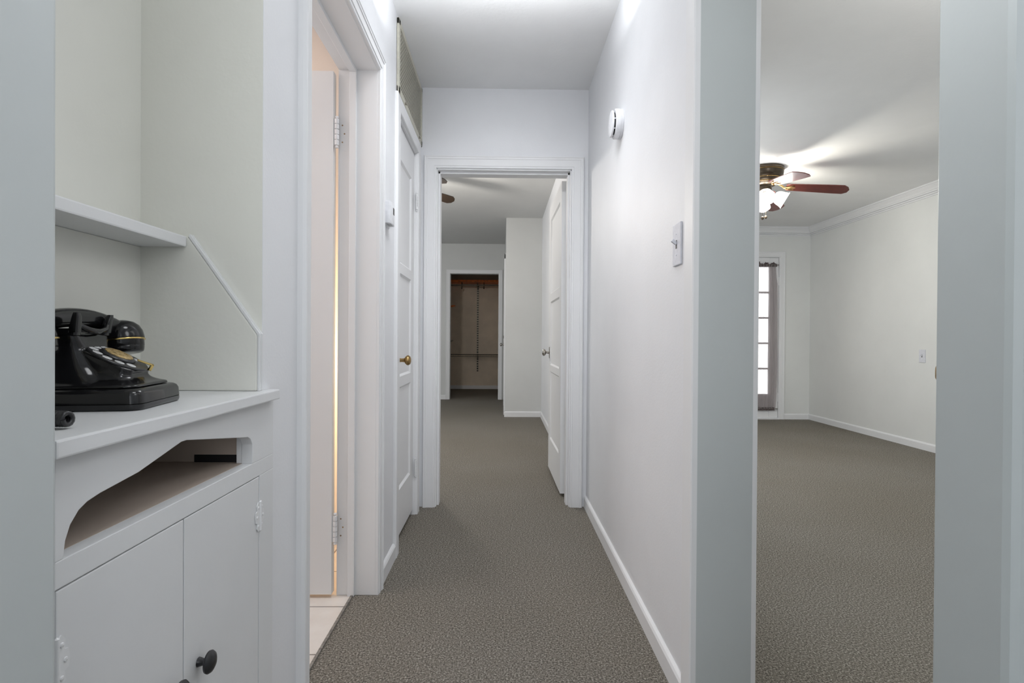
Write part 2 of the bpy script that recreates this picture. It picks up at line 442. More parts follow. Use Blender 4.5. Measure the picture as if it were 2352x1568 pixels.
# ------------------------------------------------------------------ doors
KNOB = [(0, .058), (.012, .0575), (.021, .053), (.0255, .046), (.0255, .040), (.021, .033), (.011, .028), (.009, .020), (.010, .009), (.0125, .006), (.024, .005), (.026, .002), (.026, 0)]
KNOB_EGG = [(0, .066), (.010, .0655), (.0185, .062), (.0235, .055), (.0235, .048), (.018, .041), (.010, .036), (.0085, .024), (.010, .008), (.016, .006), (.024, .004), (.026, 0)]
def add_knob(parent, loc, d, m, prof=KNOB, label=None, name='knob'):
    bm = bmesh.new(); add_lathe(bm, list(reversed(prof)), 28, T(loc, d))
    o = obj(name, bm, m, parent, True)
    if label: o['label'] = label
    return o

def add_hinge(parent, loc, leaf_dir, ln=.085, m='trim', r=.0065, leaf=.028, leaf2=None, label=None):
    """barrel along z at loc with ball tips and one or two leaves."""
    bm = bmesh.new(); h = ln / 2
    prof = [(0, -h - .012), (r * .7, -h - .009), (r * .8, -h - .005), (r * .4, -h - .001)]
    k = 5
    for i in range(k):
        a = -h + ln * i / k; b = -h + ln * (i + 1) / k
        prof += [(r * .6, a + .0012), (r, a + .0014), (r, b - .0014), (r * .6, b - .0012)]
    prof += [(r * .4, h + .001), (r * .8, h + .005), (r * .7, h + .009), (0, h + .012)]
    add_lathe(bm, prof, 14, T(loc))
    for d in (leaf_dir, leaf2):
        if d is None: continue
        d = Vector(d); nrm = Vector((-d.y, d.x, 0)) * .0012
        p0 = Vector(loc); a = p0; b = p0 + d * leaf
        vs = [(a.x - nrm.x, a.y - nrm.y), (b.x - nrm.x, b.y - nrm.y), (b.x + nrm.x, b.y + nrm.y), (a.x + nrm.x, a.y + nrm.y)]
        add_prism(bm, vs, 'Z', loc[2] - h, loc[2] + h)
    o = obj('hinge', bm, m, parent, True)
    if label: o['label'] = label
    return o

def panel_leaf(w, h, t, panels, stile=.095, dep=.009, bev=.010):
    """door leaf: x 0..w, y 0..t, z 0..h with recessed panels on both faces."""
    xs = [0, stile, w - stile, w]; zs = [0]
    for a, b in panels: zs += [a, b]
    zs.append(h)
    bm = bmesh.new()
    for side in (0, 1):
        y = t if side else 0; s = -1 if side else 1
        def q(pts):
            vs = [bm.verts.new(p) for p in pts]; bm.faces.new(vs)
        for i in range(3):
            for j in range(len(zs) - 1):
                x0, x1, z0, z1 = xs[i], xs[i + 1], zs[j], zs[j + 1]
                if i == 1 and j % 2 == 1:
                    o = [(x0, y, z0), (x1, y, z0), (x1, y, z1), (x0, y, z1)]
                    yy = y + s * dep
                    n = [(x0 + bev, yy, z0 + bev), (x1 - bev, yy, z0 + bev), (x1 - bev, yy, z1 - bev), (x0 + bev, yy, z1 - bev)]
                    for k in range(4): q([o[k], o[(k + 1) % 4], n[(k + 1) % 4], n[k]])
                    q(n)
                else: q([(x0, y, z0), (x1, y, z0), (x1, y, z1), (x0, y, z1)])
    for a, b in (((0, 0), (0, 1)), ((1, 0), (1, 1))): pass
    for pts in ([(0, 0, 0), (0, t, 0), (0, t, h), (0, 0, h)], [(w, 0, 0), (w, t, 0), (w, t, h), (w, 0, h)], [(0, 0, 0), (w, 0, 0), (w, t, 0), (0, t, 0)], [(0, 0, h), (w, 0, h), (w, t, h), (0, t, h)]):
        bm.faces.new([bm.verts.new(p) for p in pts])
    bmesh.ops.remove_doubles(bm, verts=bm.verts, dist=1e-5)
    bmesh.ops.recalc_face_normals(bm, faces=bm.faces[:])
    return bm
PANELS = [(.225, .735), (.785, 1.285), (1.335, 1.835)]

def place(bm, loc, ang):
    bmesh.ops.transform(bm, matrix=Matrix.Translation(Vector(loc)) @ Matrix.Rotation(ang, 4, 'Z'), verts=bm.verts)
    return bm

# bathroom door, open into the bathroom
d1 = thing('door_1', 'white bathroom door standing open inside the left doorway', 'door', (-.634, 2.108, .014), kind='structure')
obj('leaf', place(panel_leaf(.735, 1.968, .035, PANELS, .105), (-.638, 2.143, .014), PI), 'trim', d1)
for z in (1.756, .26):
    hg = add_hinge(d1, (-.6265, 2.1150, z), (-1, -.06, 0), .100, 'trim', .0082, .012)
    for dx, dz in ((.016, .032), (.024, .0), (.016, -.032)):
        bm = bmesh.new(); add_lathe(bm, [(.0034, 0), (.003, .0006), (0, .0008)], 8, T((-.6265 + dx, 2.1325, z + dz), (0, -1, 0)))
        obj('screw', bm, 'rawedge', hg)
add_knob(d1, (-1.30, 2.108, .93), (0, -1, 0), 'brass')
add_knob(d1, (-1.30, 2.143, .93), (0, 1, 0), 'brass')
# hall closet door
d2 = thing('door_2', 'narrow white three-panel hall closet door with brass knob', 'door', (-.49, 2.558, .03), kind='structure')
obj('leaf', place(panel_leaf(.544, 1.968, .035, [(.218, .715), (.765, 1.265), (1.313, 1.812)], .085), (-.492, 2.558, .03), PI / 2), 'trim', d2)
add_knob(d2, (-.492, 2.622, .878), (1, 0, 0), 'brass', KNOB_EGG, 'aged brass oval knob')
bm = bmesh.new(); add_prism(bm, [(2.605, .845), (2.612, .838), (2.632, .838), (2.639, .845), (2.639, .918), (2.632, .925), (2.612, .925), (2.605, .918)], 'X', -.4925, -.489)
obj('knob_plate', bm, 'brass', d2)
for z in (1.735, .262): add_hinge(d2, (-.477, 3.100, z), (0, 1, 0), .085, 'trim', .0065, .016, (0, -1, 0))
# bedroom door, open against the right wall
d3 = thing('door_3', 'white three-panel bedroom door standing open at the hall end', 'door', (.399, 3.456, .02), kind='structure')
a3 = PI / 2 + math.radians(.9)
obj('leaf', place(panel_leaf(.745, 1.94, .034, [(.228, .723), (.77, 1.232), (1.29, 1.835)], .095), (.400, 3.456, .02), a3), 'trim', d3)
add_knob(d3, (.357, 4.150, .880), (-1, 0, 0), 'nickel', KNOB, 'round satin nickel knob')
bm = bmesh.new(); add_box(bm, .352, .357, 4.125, 4.172, .84, .92, .0015); obj('knob_plate', bm, 'nickel', d3)
for z in (1.74, .27):
    bm = bmesh.new(); add_box(bm, .366, .402, 3.4545, 3.4565, z - .045, z + .045); add_lathe(bm, [(.006, -.045), (.006, .045)], 12, T((.404, 3.452, z)))
    for dz in (-.03, 0, .03): add_lathe(bm, [(.003, 0), (.003, .0008)], 8, T((.38 + .008 * (1 if dz == 0 else -1), 3.4545, z + dz), (0, -1, 0)))
    obj('hinge', bm, 'trim', d3)
# side room door ajar behind the near right jamb
A4 = 35.3
a4 = PI / 2 - math.radians(A4)
d4 = thing('door_4', 'side room door ajar behind the near right jamb, only its knob showing', 'door', (.662, .632, .015), kind='structure')
obj('leaf', place(panel_leaf(.765, 1.97, .035, PANELS), (.662, .632, .015), a4), 'trim', d4)
u4 = Vector((math.cos(a4), math.sin(a4), 0)); n4 = Vector((-u4.y, u4.x, 0))
k4 = Vector((.662, .632, .912)) + u4 * .695 + n4 * .035
add_knob(d4, k4, n4, 'brass', KNOB, 'reddish bronze round knob')
# door in the side of the boxed-out corner
d5 = thing('door_5', 'white door edge-on beside the bedroom wall corner with small knob', 'door', (.04, 7.2, .01), kind='structure')
obj('leaf', boxes([(.030, .046, 7.22, 8.12, .01, 2.0)], .002), 'trim', d5)
obj('casing', boxes([(.024, .046, 7.14, 7.22, 0, 2.07), (.024, .046, 8.12, 8.2, 0, 2.07), (.024, .046, 7.14, 8.2, 2.0, 2.07)], .003), 'trim', d5)
add_knob(d5, (.030, 8.03, .89), (-1, 0, 0), 'nickel', KNOB)
bm = bmesh.new(); add_lathe(bm, [(.022, 0), (.022, .008), (.012, .014), (0, .014)], 16, T((.030, 8.03, 1.0), (-1, 0, 0))); obj('deadbolt', bm, 'nickel', d5)

# glazed door
d6 = thing('door_6', 'white glazed door with five rows of panes behind a sheer curtain', 'door', (3.04, 6.87, .018), kind='structure')
fx0, fx1, fz0, fz1 = 2.665, 3.422, .02, 2.0
gx0, gx1, gz0, gz1 = 2.775, 3.312, .31, 1.885
fr = [(fx0, gx0, 6.85, 6.888, fz0, fz1), (gx1, fx1, 6.85, 6.888, fz0, fz1), (gx0, gx1, 6.85, 6.888, fz0, gz0), (gx0, gx1, 6.85, 6.888, gz1, fz1)]
obj('frame', boxes(fr, .003), 'trim', d6)
mu = [((gx0 + gx1) / 2 - .011, (gx0 + gx1) / 2 + .011, 6.853, 6.885, gz0, gz1)]
for k in range(1, 5):
    z = gz0 + (gz1 - gz0) * k / 5; mu.append((gx0, gx1, 6.853, 6.885, z - .011, z + .011))
obj('muntins', boxes(mu, .002), 'trim', d6)
obj('pane', boxes([(gx0, gx1, 6.868, 6.871, gz0, gz1)]), 'glass', d6)
for z in (1.71, .27): add_hinge(d6, (3.424, 6.846, z), (1, 0, 0), .1, 'trim', .008, .006)
add_knob(d6, (2.72, 6.85, .93), (0, -1, 0), 'nickel')

# ------------------------------------------------------------------ telephone niche
cab = thing('built_in_cabinet', 'white built-in cabinet with arched phone book slot and two doors', 'cabinet', (-.6, .86, 0))
FX0, FX1 = -.494, -.473
bm = bmesh.new()
top_poly = [(.5985, .743), (.5985, .857), (1.163, .857), (1.163, .743), (1.067, .743), (1.067, .780), (1.060, .791), (1.048, .797), (1.033, .799),
            (.846, .8285), (.832, .8285), (.735, .807), (.665, .799), (.645, .795), (.632, .789), (.620, .777), (.613, .762), (.610, .743)]
add_prism(bm, top_poly, 'X', FX0, FX1, .0012)
add_box(bm, FX0, FX1, .5985, 1.163, .713, .7432, .0012)
add_box(bm, FX0, FX1, 1.0985, 1.163, .0, .7132, .0012)
add_box(bm, FX0, FX1, .5985, 1.163, .0, .085, .0012)
obj('face_frame', bm, 'cabinet', cab)
obj('slot_floor', boxes([(-.715, FX0 + .001, .60, 1.12, .725, .7435)]), 'slot', cab)
bm = bmesh.new(); add_prism(bm, [(.60, .7435), (.91, .7435), (.915, .757), (1.115, .760), (1.115, .856), (.60, .856)], 'X', -.712, -.704)
obj('slot_back', bm, 'slot', cab)
obj('slot_side', boxes([(-.70, FX0, 1.078, 1.10, .744, .856)]), 'slot', cab)
bm = bmesh.new(); add_box(bm, -.503, FX0, 1.067, 1.074, .744, .799)
obj('slot_lining', bm, 'cabinet', cab)
obj('slot_gap', boxes([(-.588, -.504, 1.0768, 1.079, .7438, .758)]), 'dark', cab)['label'] = 'dark gap at the back of the slot'
for y0, y1, ky, hy, hs in ((.601, .8385, .803, .5985, 1), (.841, 1.0965, .880, 1.0975, -1)):
    dr = obj('door', boxes([(FX0 + .001, FX1 - .0005, y0, y1, .088, .7115)], .0015), 'cabinet', cab)
    bm = bmesh.new()
    add_lathe(bm, [(.0075, 0), (.0066, .003), (.0052, .008), (.006, .0115), (.012, .0128), (.0165, .015), (.0172, .018), (.0150, .0215), (.009, .0245), (0, .0255)], 28, T((FX1, ky, .474), (1, 0, 0)))
    k = obj('knob', bm, 'blacksatin', dr, True); k['label'] = 'round black knob'
    # painted butterfly hinge
    bm = bmesh.new()
    for s in (-1, 1):
        pts = [(.003, -.026), (.010, -.029), (.018, -.022), (.016, -.012), (.024, -.010), (.026, 0), (.024, .010), (.016, .012), (.018, .022), (.010, .029), (.003, .026)]
        add_prism(bm, [(hy + s * p[0] * .72, .634 + p[1]) for p in pts], 'X', FX1, FX1 + .0018)
        for p in ((.010, -.018), (.017, 0), (.010, .018)):
            add_lathe(bm, [(.0028, 0), (.0024, .0012), (0, .0016)], 8, T((FX1 + .0018, hy + s * p[0] * .72, .634 + p[1]), (1, 0, 0)))
    add_lathe(bm, [(0, -.030), (.0028, -.028), (.0028, .028), (0, .030)], 10, T((FX1 + .002, hy, .634)))
    obj('hinge', bm, 'trim', dr)

bm = bmesh.new()
add_prism(bm, [(-.721, .5985), (-.721, 1.1095), (-.7, 1.1248), (-.482, 1.1248), (-.4795, 1.1275), (-.4795, 1.155), (-.455, 1.152), (-.455, .578), (-.4795, .578), (-.4795, .5985)], 'Z', .8572, .877, .0025)
tag(obj('counter', bm, 'cabinet'), 'white wooden counter board at the bottom of the telephone niche', 'counter')

tag(obj('niche_shelf', boxes([(-.7215, -.621, .5985, 1.1085, 1.160, 1.181)], .003), 'cabinet'), 'white shelf board across the niche above the black telephone', 'shelf')
sb = thing('side_board', 'white board with a sloping front edge on the niche side wall', 'side board', (-.60, 1.118, .8772))
bm = bmesh.new(); add_prism(bm, [(-.7215, .8772), (-.4835, .8772), (-.4835, .988), (-.6195, 1.181), (-.7215, 1.181)], 'Y', 1.1105, 1.1255, .003)
obj('board', bm, 'niche', sb)
for y0, y1 in ((1.1098, 1.1168), (1.1185, 1.1256)):
    bm = bmesh.new(); add_prism(bm, [(-.4835, .8772), (-.4785, .8772), (-.4785, .9905), (-.6165, 1.1865), (-.6195, 1.181), (-.4835, .988)], 'Y', y0, y1, .0012)
    obj('edge_bead', bm, 'cabinet', sb)

# ------------------------------------------------------------------ rotary telephone (modelled in its own frame: +x front, +y to the far side)
def rrect(hx, hy, r, n=6, cx=0, cy=0, z=0):
    out = []
    for q, (sx, sy) in enumerate(((1, 1), (-1, 1), (-1, -1), (1, -1))):
        for k in range(n + 1):
            a = q * PI / 2 + PI / 2 * k / n
            out.append(Vector((cx + sx * (hx - r) + r * math.cos(a), cy + sy * (hy - r) + r * math.sin(a), z)))
    return out
hx0 = -.034
tel = thing('telephone', 'black rotary dial telephone with gold trim on the niche counter', 'telephone', (-.617, .868, .8772))
HR = Matrix.Translation((hx0, 0, 0)) @ Matrix.Rotation(math.radians(-5), 4, 'Z') @ Matrix.Translation((-hx0, 0, 0))
tel.rotation_euler = (0, 0, math.radians(9))
bm = bmesh.new()
rings = []
for z, ins in ((0, .003), (.002, .0008), (.005, 0), (.009, .0), (.0095, .001), (.010, 0), (.023, 0.001), (.0275, .003), (.030, .0065), (.0310, .0105)):
    rings.append(rrect(.088 - ins, .077 - ins, .018, 6, 0, 0, z))
add_loft(bm, rings)
obj('base', bm, 'black', tel, True, False, 50)
# pedestal under the dial
bm = bmesh.new(); N = 28
tilt = math.radians(27); dc = Vector((.022, 0, .0715)); nd = Vector((math.sin(tilt), 0, math.cos(tilt)))
e1 = Vector((math.cos(tilt), 0, -math.sin(tilt))); e2 = Vector((0, 1, 0))
base_ring = rrect(.076, .066, .02, 6, 0, 0, .0312)
base_ring2 = rrect(.0745, .0645, .02, 6, 0, 0, .0355)
rings = [base_ring, base_ring2]
def top_ring(r, off):
    out = []
    for p in base_ring:
        a = math.atan2(p.y / .066, p.x / .076)
        out.append(dc + nd * off + e1 * (r * math.cos(a)) + e2 * (r * math.sin(a)))
    return out
tr_ = top_ring(.0475, -.004)
for s in (.12, .25, .4, .55, .7, .85, .95, 1.0):
    w = 1 - (1 - s) ** 2.4       # footprint shrinks fast, height follows later
    ring = []
    for p, q in zip(base_ring2, tr_):
        xy = p.lerp(q, w * .96 + .04 * s); z = p.z + (q.z - p.z) * s ** 1.15
        ring.append(Vector((xy.x, xy.y, z)))
    rings.append(ring)
rings.append(top_ring(.0488, -.001)); rings.append(top_ring(.0478, .0015)); rings.append(top_ring(.045, .0022))
add_loft(bm, rings)
# neck under the cradle
rings = []
for z, hx, hy, cx, r in ((.031, .066, .067, -.012, .030), (.034, .0615, .064, -.015, .032), (.040, .054, .059, -.019, .034), (.050, .046, .054, -.023, .033), (.062, .039, .050, -.027, .029),
                         (.076, .033, .047, -.030, .024), (.090, .0285, .0455, -.033, .018), (.100, .026, .047, -.034, .012), (.108, .024, .048, -.034, .010), (.114, .019, .043, -.034, .008)):
    rings.append(rrect(hx, hy, r, 6, cx, 0, z))
add_loft(bm, rings)
body = obj('body', bm, 'black', tel, True, False, 180)
md = body.modifiers.new('blend', 'REMESH'); md.mode = 'VOXEL'; md.voxel_size = .0016; md.use_smooth_shade = True
md = body.modifiers.new('soften', 'SMOOTH'); md.factor = .5; md.iterations = 14
# cradle prongs
for sy in (-1, 1):
    bm = bmesh.new()
    rings = [rrect(.025, .008, .004, 4, -.034, sy * .040, .108), rrect(.0255, .007, .004, 4, -.034, sy * .041, .118)]
    add_loft(bm, rings)
    for sx in (-1, 1):
        rings = [rrect(.0065, .0075, .003, 4, -.034 + sx * .0205, sy * .041, .112), rrect(.0055, .007, .0027, 4, -.034 + sx * .0225, sy * .042, .124),
                 rrect(.0045, .006, .0022, 4, -.034 + sx * .0245, sy * .0435, .135), rrect(.003, .004, .0015, 4, -.034 + sx * .0255, sy * .046, .141)]
        add_loft(bm, rings)
    obj('cradle_prong', bm, 'black', tel, True, False, 50)
bm = bmesh.new(); add_tube(bm, [(-.010, -.036, .122), (-.004, -.022, .116), (-.003, 0, .114), (-.004, .022, .117), (-.010, .036, .124)], .0042, 10)
obj('cradle_bar', bm, 'black', tel, True, False)
# handset
bm = bmesh.new()
HZ = .128; hx0 = -.034
rings = []
for k in range(15):
    y = -.114 + .228 * k / 14; t = y / .114
    zc = HZ + .007 - .020 * t * t
    hh = .0125 + .002 * (1 - t * t); hw = .0135 + .0035 * t * t
    ring = []
    for a in range(20):
        th = 2 * PI * a / 20; c, s = math.cos(th), math.sin(th)
        ring.append(Vector((hx0 + hw * math.copysign(abs(c) ** .75, c), y, zc + hh * math.copysign(abs(s) ** .75, s))))
    rings.append(ring)
add_loft(bm, rings, HR)
for s in (-1, 1):     # domed cups hanging from both ends, tipped outward a little
    dome = [(0, .037), (.012, .036), (.022, .032), (.029, .0255), (.0330, .0165), (.0342, .008), (.0344, .0045), (.0336, .004), (.0336, .0025)]
    add_lathe(bm, list(reversed(dome)), 32, HR @ T((hx0 + .006, s * .104, .097), (-.17, s * .06, 1)))
hs = obj('handset', bm, 'black', tel, True, False, 50)
for s in (-1, 1):
    bm = bmesh.new(); add_lathe(bm, [(.0325, .0), (.0349, .0004), (.0352, .0014), (.0349, .0026), (.0325, .003)], 40, HR @ T((hx0 + .006, s * .104, .097), (-.17, s * .06, 1)))
    obj('gold_ring', bm, 'gold', hs, True, False)['label'] = 'thin gold ring'
    bm = bmesh.new()
    add_lathe(bm, [(0, -.021), (.018, -.021), (.0265, -.0205), (.0300, -.019), (.0312, -.016), (.0322, -.011), (.0319, -.0103), (.0324, -.0096), (.0329, -.004), (.0331, .0005), (0, .0006)], 36, HR @ T((hx0 + .006, s * .104, .097), (-.17, s * .06, 1)))
    obj('cap', bm, 'black', hs, True, False, 50)
# dial
def dial_T(off=0.): return Matrix.Translation(dc + nd * off) @ Matrix(((e1.x, e2.x, nd.x, 0), (e1.y, e2.y, nd.y, 0), (e1.z, e2.z, nd.z, 0), (0, 0, 0, 1)))
bm = bmesh.new(); add_lathe(bm, [(0, .0), (.0435, 0), (.0435, .002), (.0425, .003), (0, .003)], 48, dial_T(.0015))
dial = obj('dial', bm, 'blacksatin', tel, True, False)
bm = bmesh.new()
for k in range(10):
    a = math.radians(62 + 30 * k)
    m = dial_T(.0036) @ Matrix.Translation((.0325 * math.cos(a), .0325 * math.sin(a), 0))
    add_lathe(bm, [(.0068, .0), (.0068, .0012), (.0060, .0014), (0, .0014)], 16, m)
obj('number_ring', bm, 'dialplate', dial, True, False)['label'] = 'grey number ring under the finger holes'
bm = bmesh.new(); add_lathe(bm, [(.0245, .0), (.0245, .002), (.0225, .004), (.0205, .0045), (0, .0045)], 40, dial_T(.0042))
obj('hub', bm, 'blacksatin', dial, True, False)
bm = bmesh.new(); add_lathe(bm, [(.0195, 0), (.0195, .0012), (.018, .0020), (0, .0022)], 40, dial_T(.0083))
for k in range(7):   # raised illegible lettering band of the card
    a = math.radians(20 + 48 * k)
    add_box(bm, -.0005, .0005, -.003, .003, 0, .0006, 0, dial_T(.0104) @ Matrix.Rotation(a, 4, 'Z') @ Matrix.Translation((.011, 0, 0)))
obj('dial_card', bm, 'dialcard', dial, True, False)['label'] = 'gold centre card'
bm = bmesh.new()
for q in ((math.radians(34)),):
    add_box(bm, .026, .050, -.0035, .0035, .0045, .0068, .0008, dial_T(.003) @ Matrix.Rotation(q, 4, 'Z'))
    add_box(bm, .046, .050, -.0035, .0035, -.004, .0068, .0008, dial_T(.003) @ Matrix.Rotation(q, 4, 'Z'))
obj('finger_stop', bm, 'gold', dial, False, False)['label'] = 'gold finger stop'
# coiled cord lying on the counter beside the phone
bm = bmesh.new()
ctrl = [Vector((-.075, -.082, .012)), Vector((-.05, -.14, .0115)), Vector((.0, -.192, .0115)), Vector((.050, -.223, .0115)), Vector((.082, -.233, .0115))]
def bez(t):
    n = len(ctrl) - 1; f = t * n; i = min(int(f), n - 1); u = f - i
    p0, p1, p2, p3 = ctrl[max(i - 1, 0)], ctrl[i], ctrl[i + 1], ctrl[min(i + 2, n)]
    return .5 * ((2 * p1) + (p2 - p0) * u + (2 * p0 - 5 * p1 + 4 * p2 - p3) * u * u + (3 * p1 - p0 - 3 * p2 + p3) * u ** 3)
pts = []
turns = 34; per = 12
for k in range(turns * per + 1):
    t = k / (turns * per); c = bez(t); d = (bez(min(1, t + .01)) - bez(max(0, t - .01))).normalized()
    a = d.cross(Vector((0, 0, 1))).normalized(); b = a.cross(d)
    th = 2 * PI * k / per; pts.append(c + (a * math.cos(th) + b * math.sin(th)) * .0066)
add_tube(bm, pts, .0031, 6)
obj('coil_cord', bm, 'blacksatin', tel, True, False, 80)['label'] = 'black coiled cord'

# ------------------------------------------------------------------ hall fittings
vg = thing('return_air_grille', 'cream diamond-mesh air return grille above the hall closet door', 'vent', (XL, 2.85, 2.24))
gy0, gy1, gz_0, gz_1 = 2.512, 3.238, 2.085, 2.418
bm = bmesh.new()
for b in ((gy0, gy0 + .03, gz_0, gz_1), (gy1 - .03, gy1, gz_0, gz_1), (gy0, gy1, gz_0, gz_0 + .03), (gy0, gy1, gz_1 - .028, gz_1)):
    add_box(bm, XL + .001, XL + .012, b[0], b[1], b[2], b[3], .002)
obj('frame', bm, 'grille', vg)
obj('backing', boxes([(XL + .0005, XL + .002, gy0 + .028, gy1 - .028, gz_0 + .028, gz_1 - .026)]), 'grilleback', vg)
bm = bmesh.new()
y0, y1, z0, z1 = gy0 + .028, gy1 - .028, gz_0 + .028, gz_1 - .026
def clip_line(c, s):
    # points with z - z0 = s*(y - y0) + c inside the rectangle
    pts = []
    for y in (y0, y1):
        z = z0 + s * (y - y0) + c
        if z0 - 1e-9 <= z <= z1 + 1e-9: pts.append((y, z))
    for z in (z0, z1):
        y = y0 + (z - z0 - c) / s
        if y0 < y < y1: pts.append((y, z))
    return pts[:2] if len(pts) >= 2 else None
for s in (.8, -.8):
    c = -.8
    while c < 1.0:
        seg = clip_line(c, s); c += .0195
        if not seg: continue
        (ya, za), (yb, zb) = seg
        d = Vector((0, yb - ya, zb - za))
        if d.length < .008: continue
        n = Vector((0, -d.z, d.y)).normalized() * .0017
        vs = [Vector((XL + .0065, ya, za)) - n, Vector((XL + .0065, yb, zb)) - n, Vector((XL + .0065, yb, zb)) + n, Vector((XL + .0065, ya, za)) + n]
        bm.faces.new([bm.verts.new(v) for v in vs])
r = bmesh.ops.extrude_face_region(bm, geom=bm.faces[:])
bmesh.ops.translate(bm, vec=(.0012, 0, 0), verts=[v for v in r['geom'] if isinstance(v, bmesh.types.BMVert)])
bmesh.ops.recalc_face_normals(bm, faces=bm.faces[:])
obj('mesh_screen', bm, 'grille', vg)
for y in (gy0 + .16, gy1 - .12):
    bm = bmesh.new(); add_lathe(bm, [(.006, 0), (.0055, .003), (0, .004)], 12, T((XL + .012, y, gz_0 + .015), (1, 0, 0)))
    add_box(bm, XL + .012, XL + .020, y - .004, y + .004, gz_0 + .008, gz_0 + .014, .001)
    obj('screw', bm, 'steel', vg, True)

th = thing('thermostat', 'small white wall thermostat between bathroom and hall closet', 'thermostat', (XL, 2.30, 1.49))
bm = bmesh.new()
prof = []
for k in range(9):
    a = k / 8; prof.append((2.252 + .094 * a, XL + .026 + .006 * math.sin(PI * a)))
poly = [(XL + .004, 2.252)] + [(x, y) for y, x in prof] + [(XL + .004, 2.346)]
add_prism(bm, poly, 'Z', 1.446, 1.535, .0025)
obj('cover', bm, 'plastic', th, True, True, 30)
obj('back_plate', boxes([(XL + .0005, XL + .005, 2.245, 2.353, 1.440, 1.541)], .001), 'plastic', th)
obj('screen', boxes([(XL + .0300, XL + .0326, 2.290, 2.316, 1.487, 1.514)], .0005), 'screen', th)
obj('slots', boxes([(XL + .010 + .006 * k, XL + .0125 + .006 * k, 2.275, 2.325, 1.4452, 1.4466) for k in range(3)]), 'screen', th)

sd = thing('smoke_detector', 'round white smoke detector on the right hall wall', 'smoke detector', (XR, 2.345, 1.885))
ax = T((XR - .0005, 2.345, 1.888), (-1, 0, 0)) @ Matrix.Diagonal((.95, .95, .84, 1))
bm = bmesh.new(); add_lathe(bm, [(0, 0), (.063, 0), (.064, .003), (.064, .007), (.0625, .0075), (.0625, .009), (.064, .0095), (.064, .0125), (.0625, .013), (.0625, .0145), (.064, .015), (.064, .034), (.061, .038), (.050, .038), (0, .038)], 48, ax)
obj('body', bm, 'plastic', sd, True, True, 30)
bm = bmesh.new(); add_lathe(bm, [(0, .037), (.050, .037), (.050, .046), (0, .046)], 40, ax); obj('sensor_opening', bm, 'dark', sd, True)
bm = bmesh.new(); add_lathe(bm, [(.050, .0455), (.0565, .046), (.0570, .049), (.054, .053), (.040, .056), (0, .057)], 48, ax)
for k in range(8):
    a = 2 * PI * k / 8 + .12
    add_box(bm, .050, .0545, -.002, .002, .037, .047, 0, ax @ Matrix.Rotation(a, 4, 'Z'))
obj('cover', bm, 'plastic', sd, True, True, 30)

def switch(loc, n, h, label, side, up=True, w=.07, hh=.118):
    """wall switch: loc on the wall, n outward normal, h horizontal axis."""
    s = thing('light_switch', label, 'light switch', loc, group=None)
    n = Vector(n); h = Vector(h); L = Vector(loc)
    R = Matrix(((h.x, 0, n.x, L.x), (h.y, 0, n.y, L.y), (0, 1, 0, L.z), (0, 0, 0, 1)))
    bm = bmesh.new(); add_box(bm, -w / 2, w / 2, -hh / 2, hh / 2, 0, .006, .002, R); obj('plate', bm, side, s)
    bm = bmesh.new(); add_box(bm, -.0055, .0055, -.012, .012, .0055, .0066, 0, R); obj('toggle_slot', bm, 'screen' if side == 'plate' else 'plate', s)
    bm = bmesh.new(); add_box(bm, -.0042, .0042, -.005, .004, 0, .017, .0012, R @ Matrix.Translation((0, .002, .005)) @ Matrix.Rotation(math.radians(-38 if up else 38), 4, 'X')); obj('toggle', bm, 'plate', s)
    for z in (-.030, .030):
        bm = bmesh.new(); add_lathe(bm, [(.0032, .0058), (.0028, .007), (0, .0073)], 10, R @ Matrix.Translation((0, z, 0)))
        obj('screw', bm, 'plate', s)
    return s
switch((XR - .0003, 1.567, 1.252), (-1, 0, 0), (0, 1, 0), 'white toggle light switch on the hall wall beside the right doorway', 'plate')
switch((3.8147, 4.985, .845), (-1, 0, 0), (0, 1, 0), 'small white switch plate low on the side room wall', 'plate', True, .075, .118)

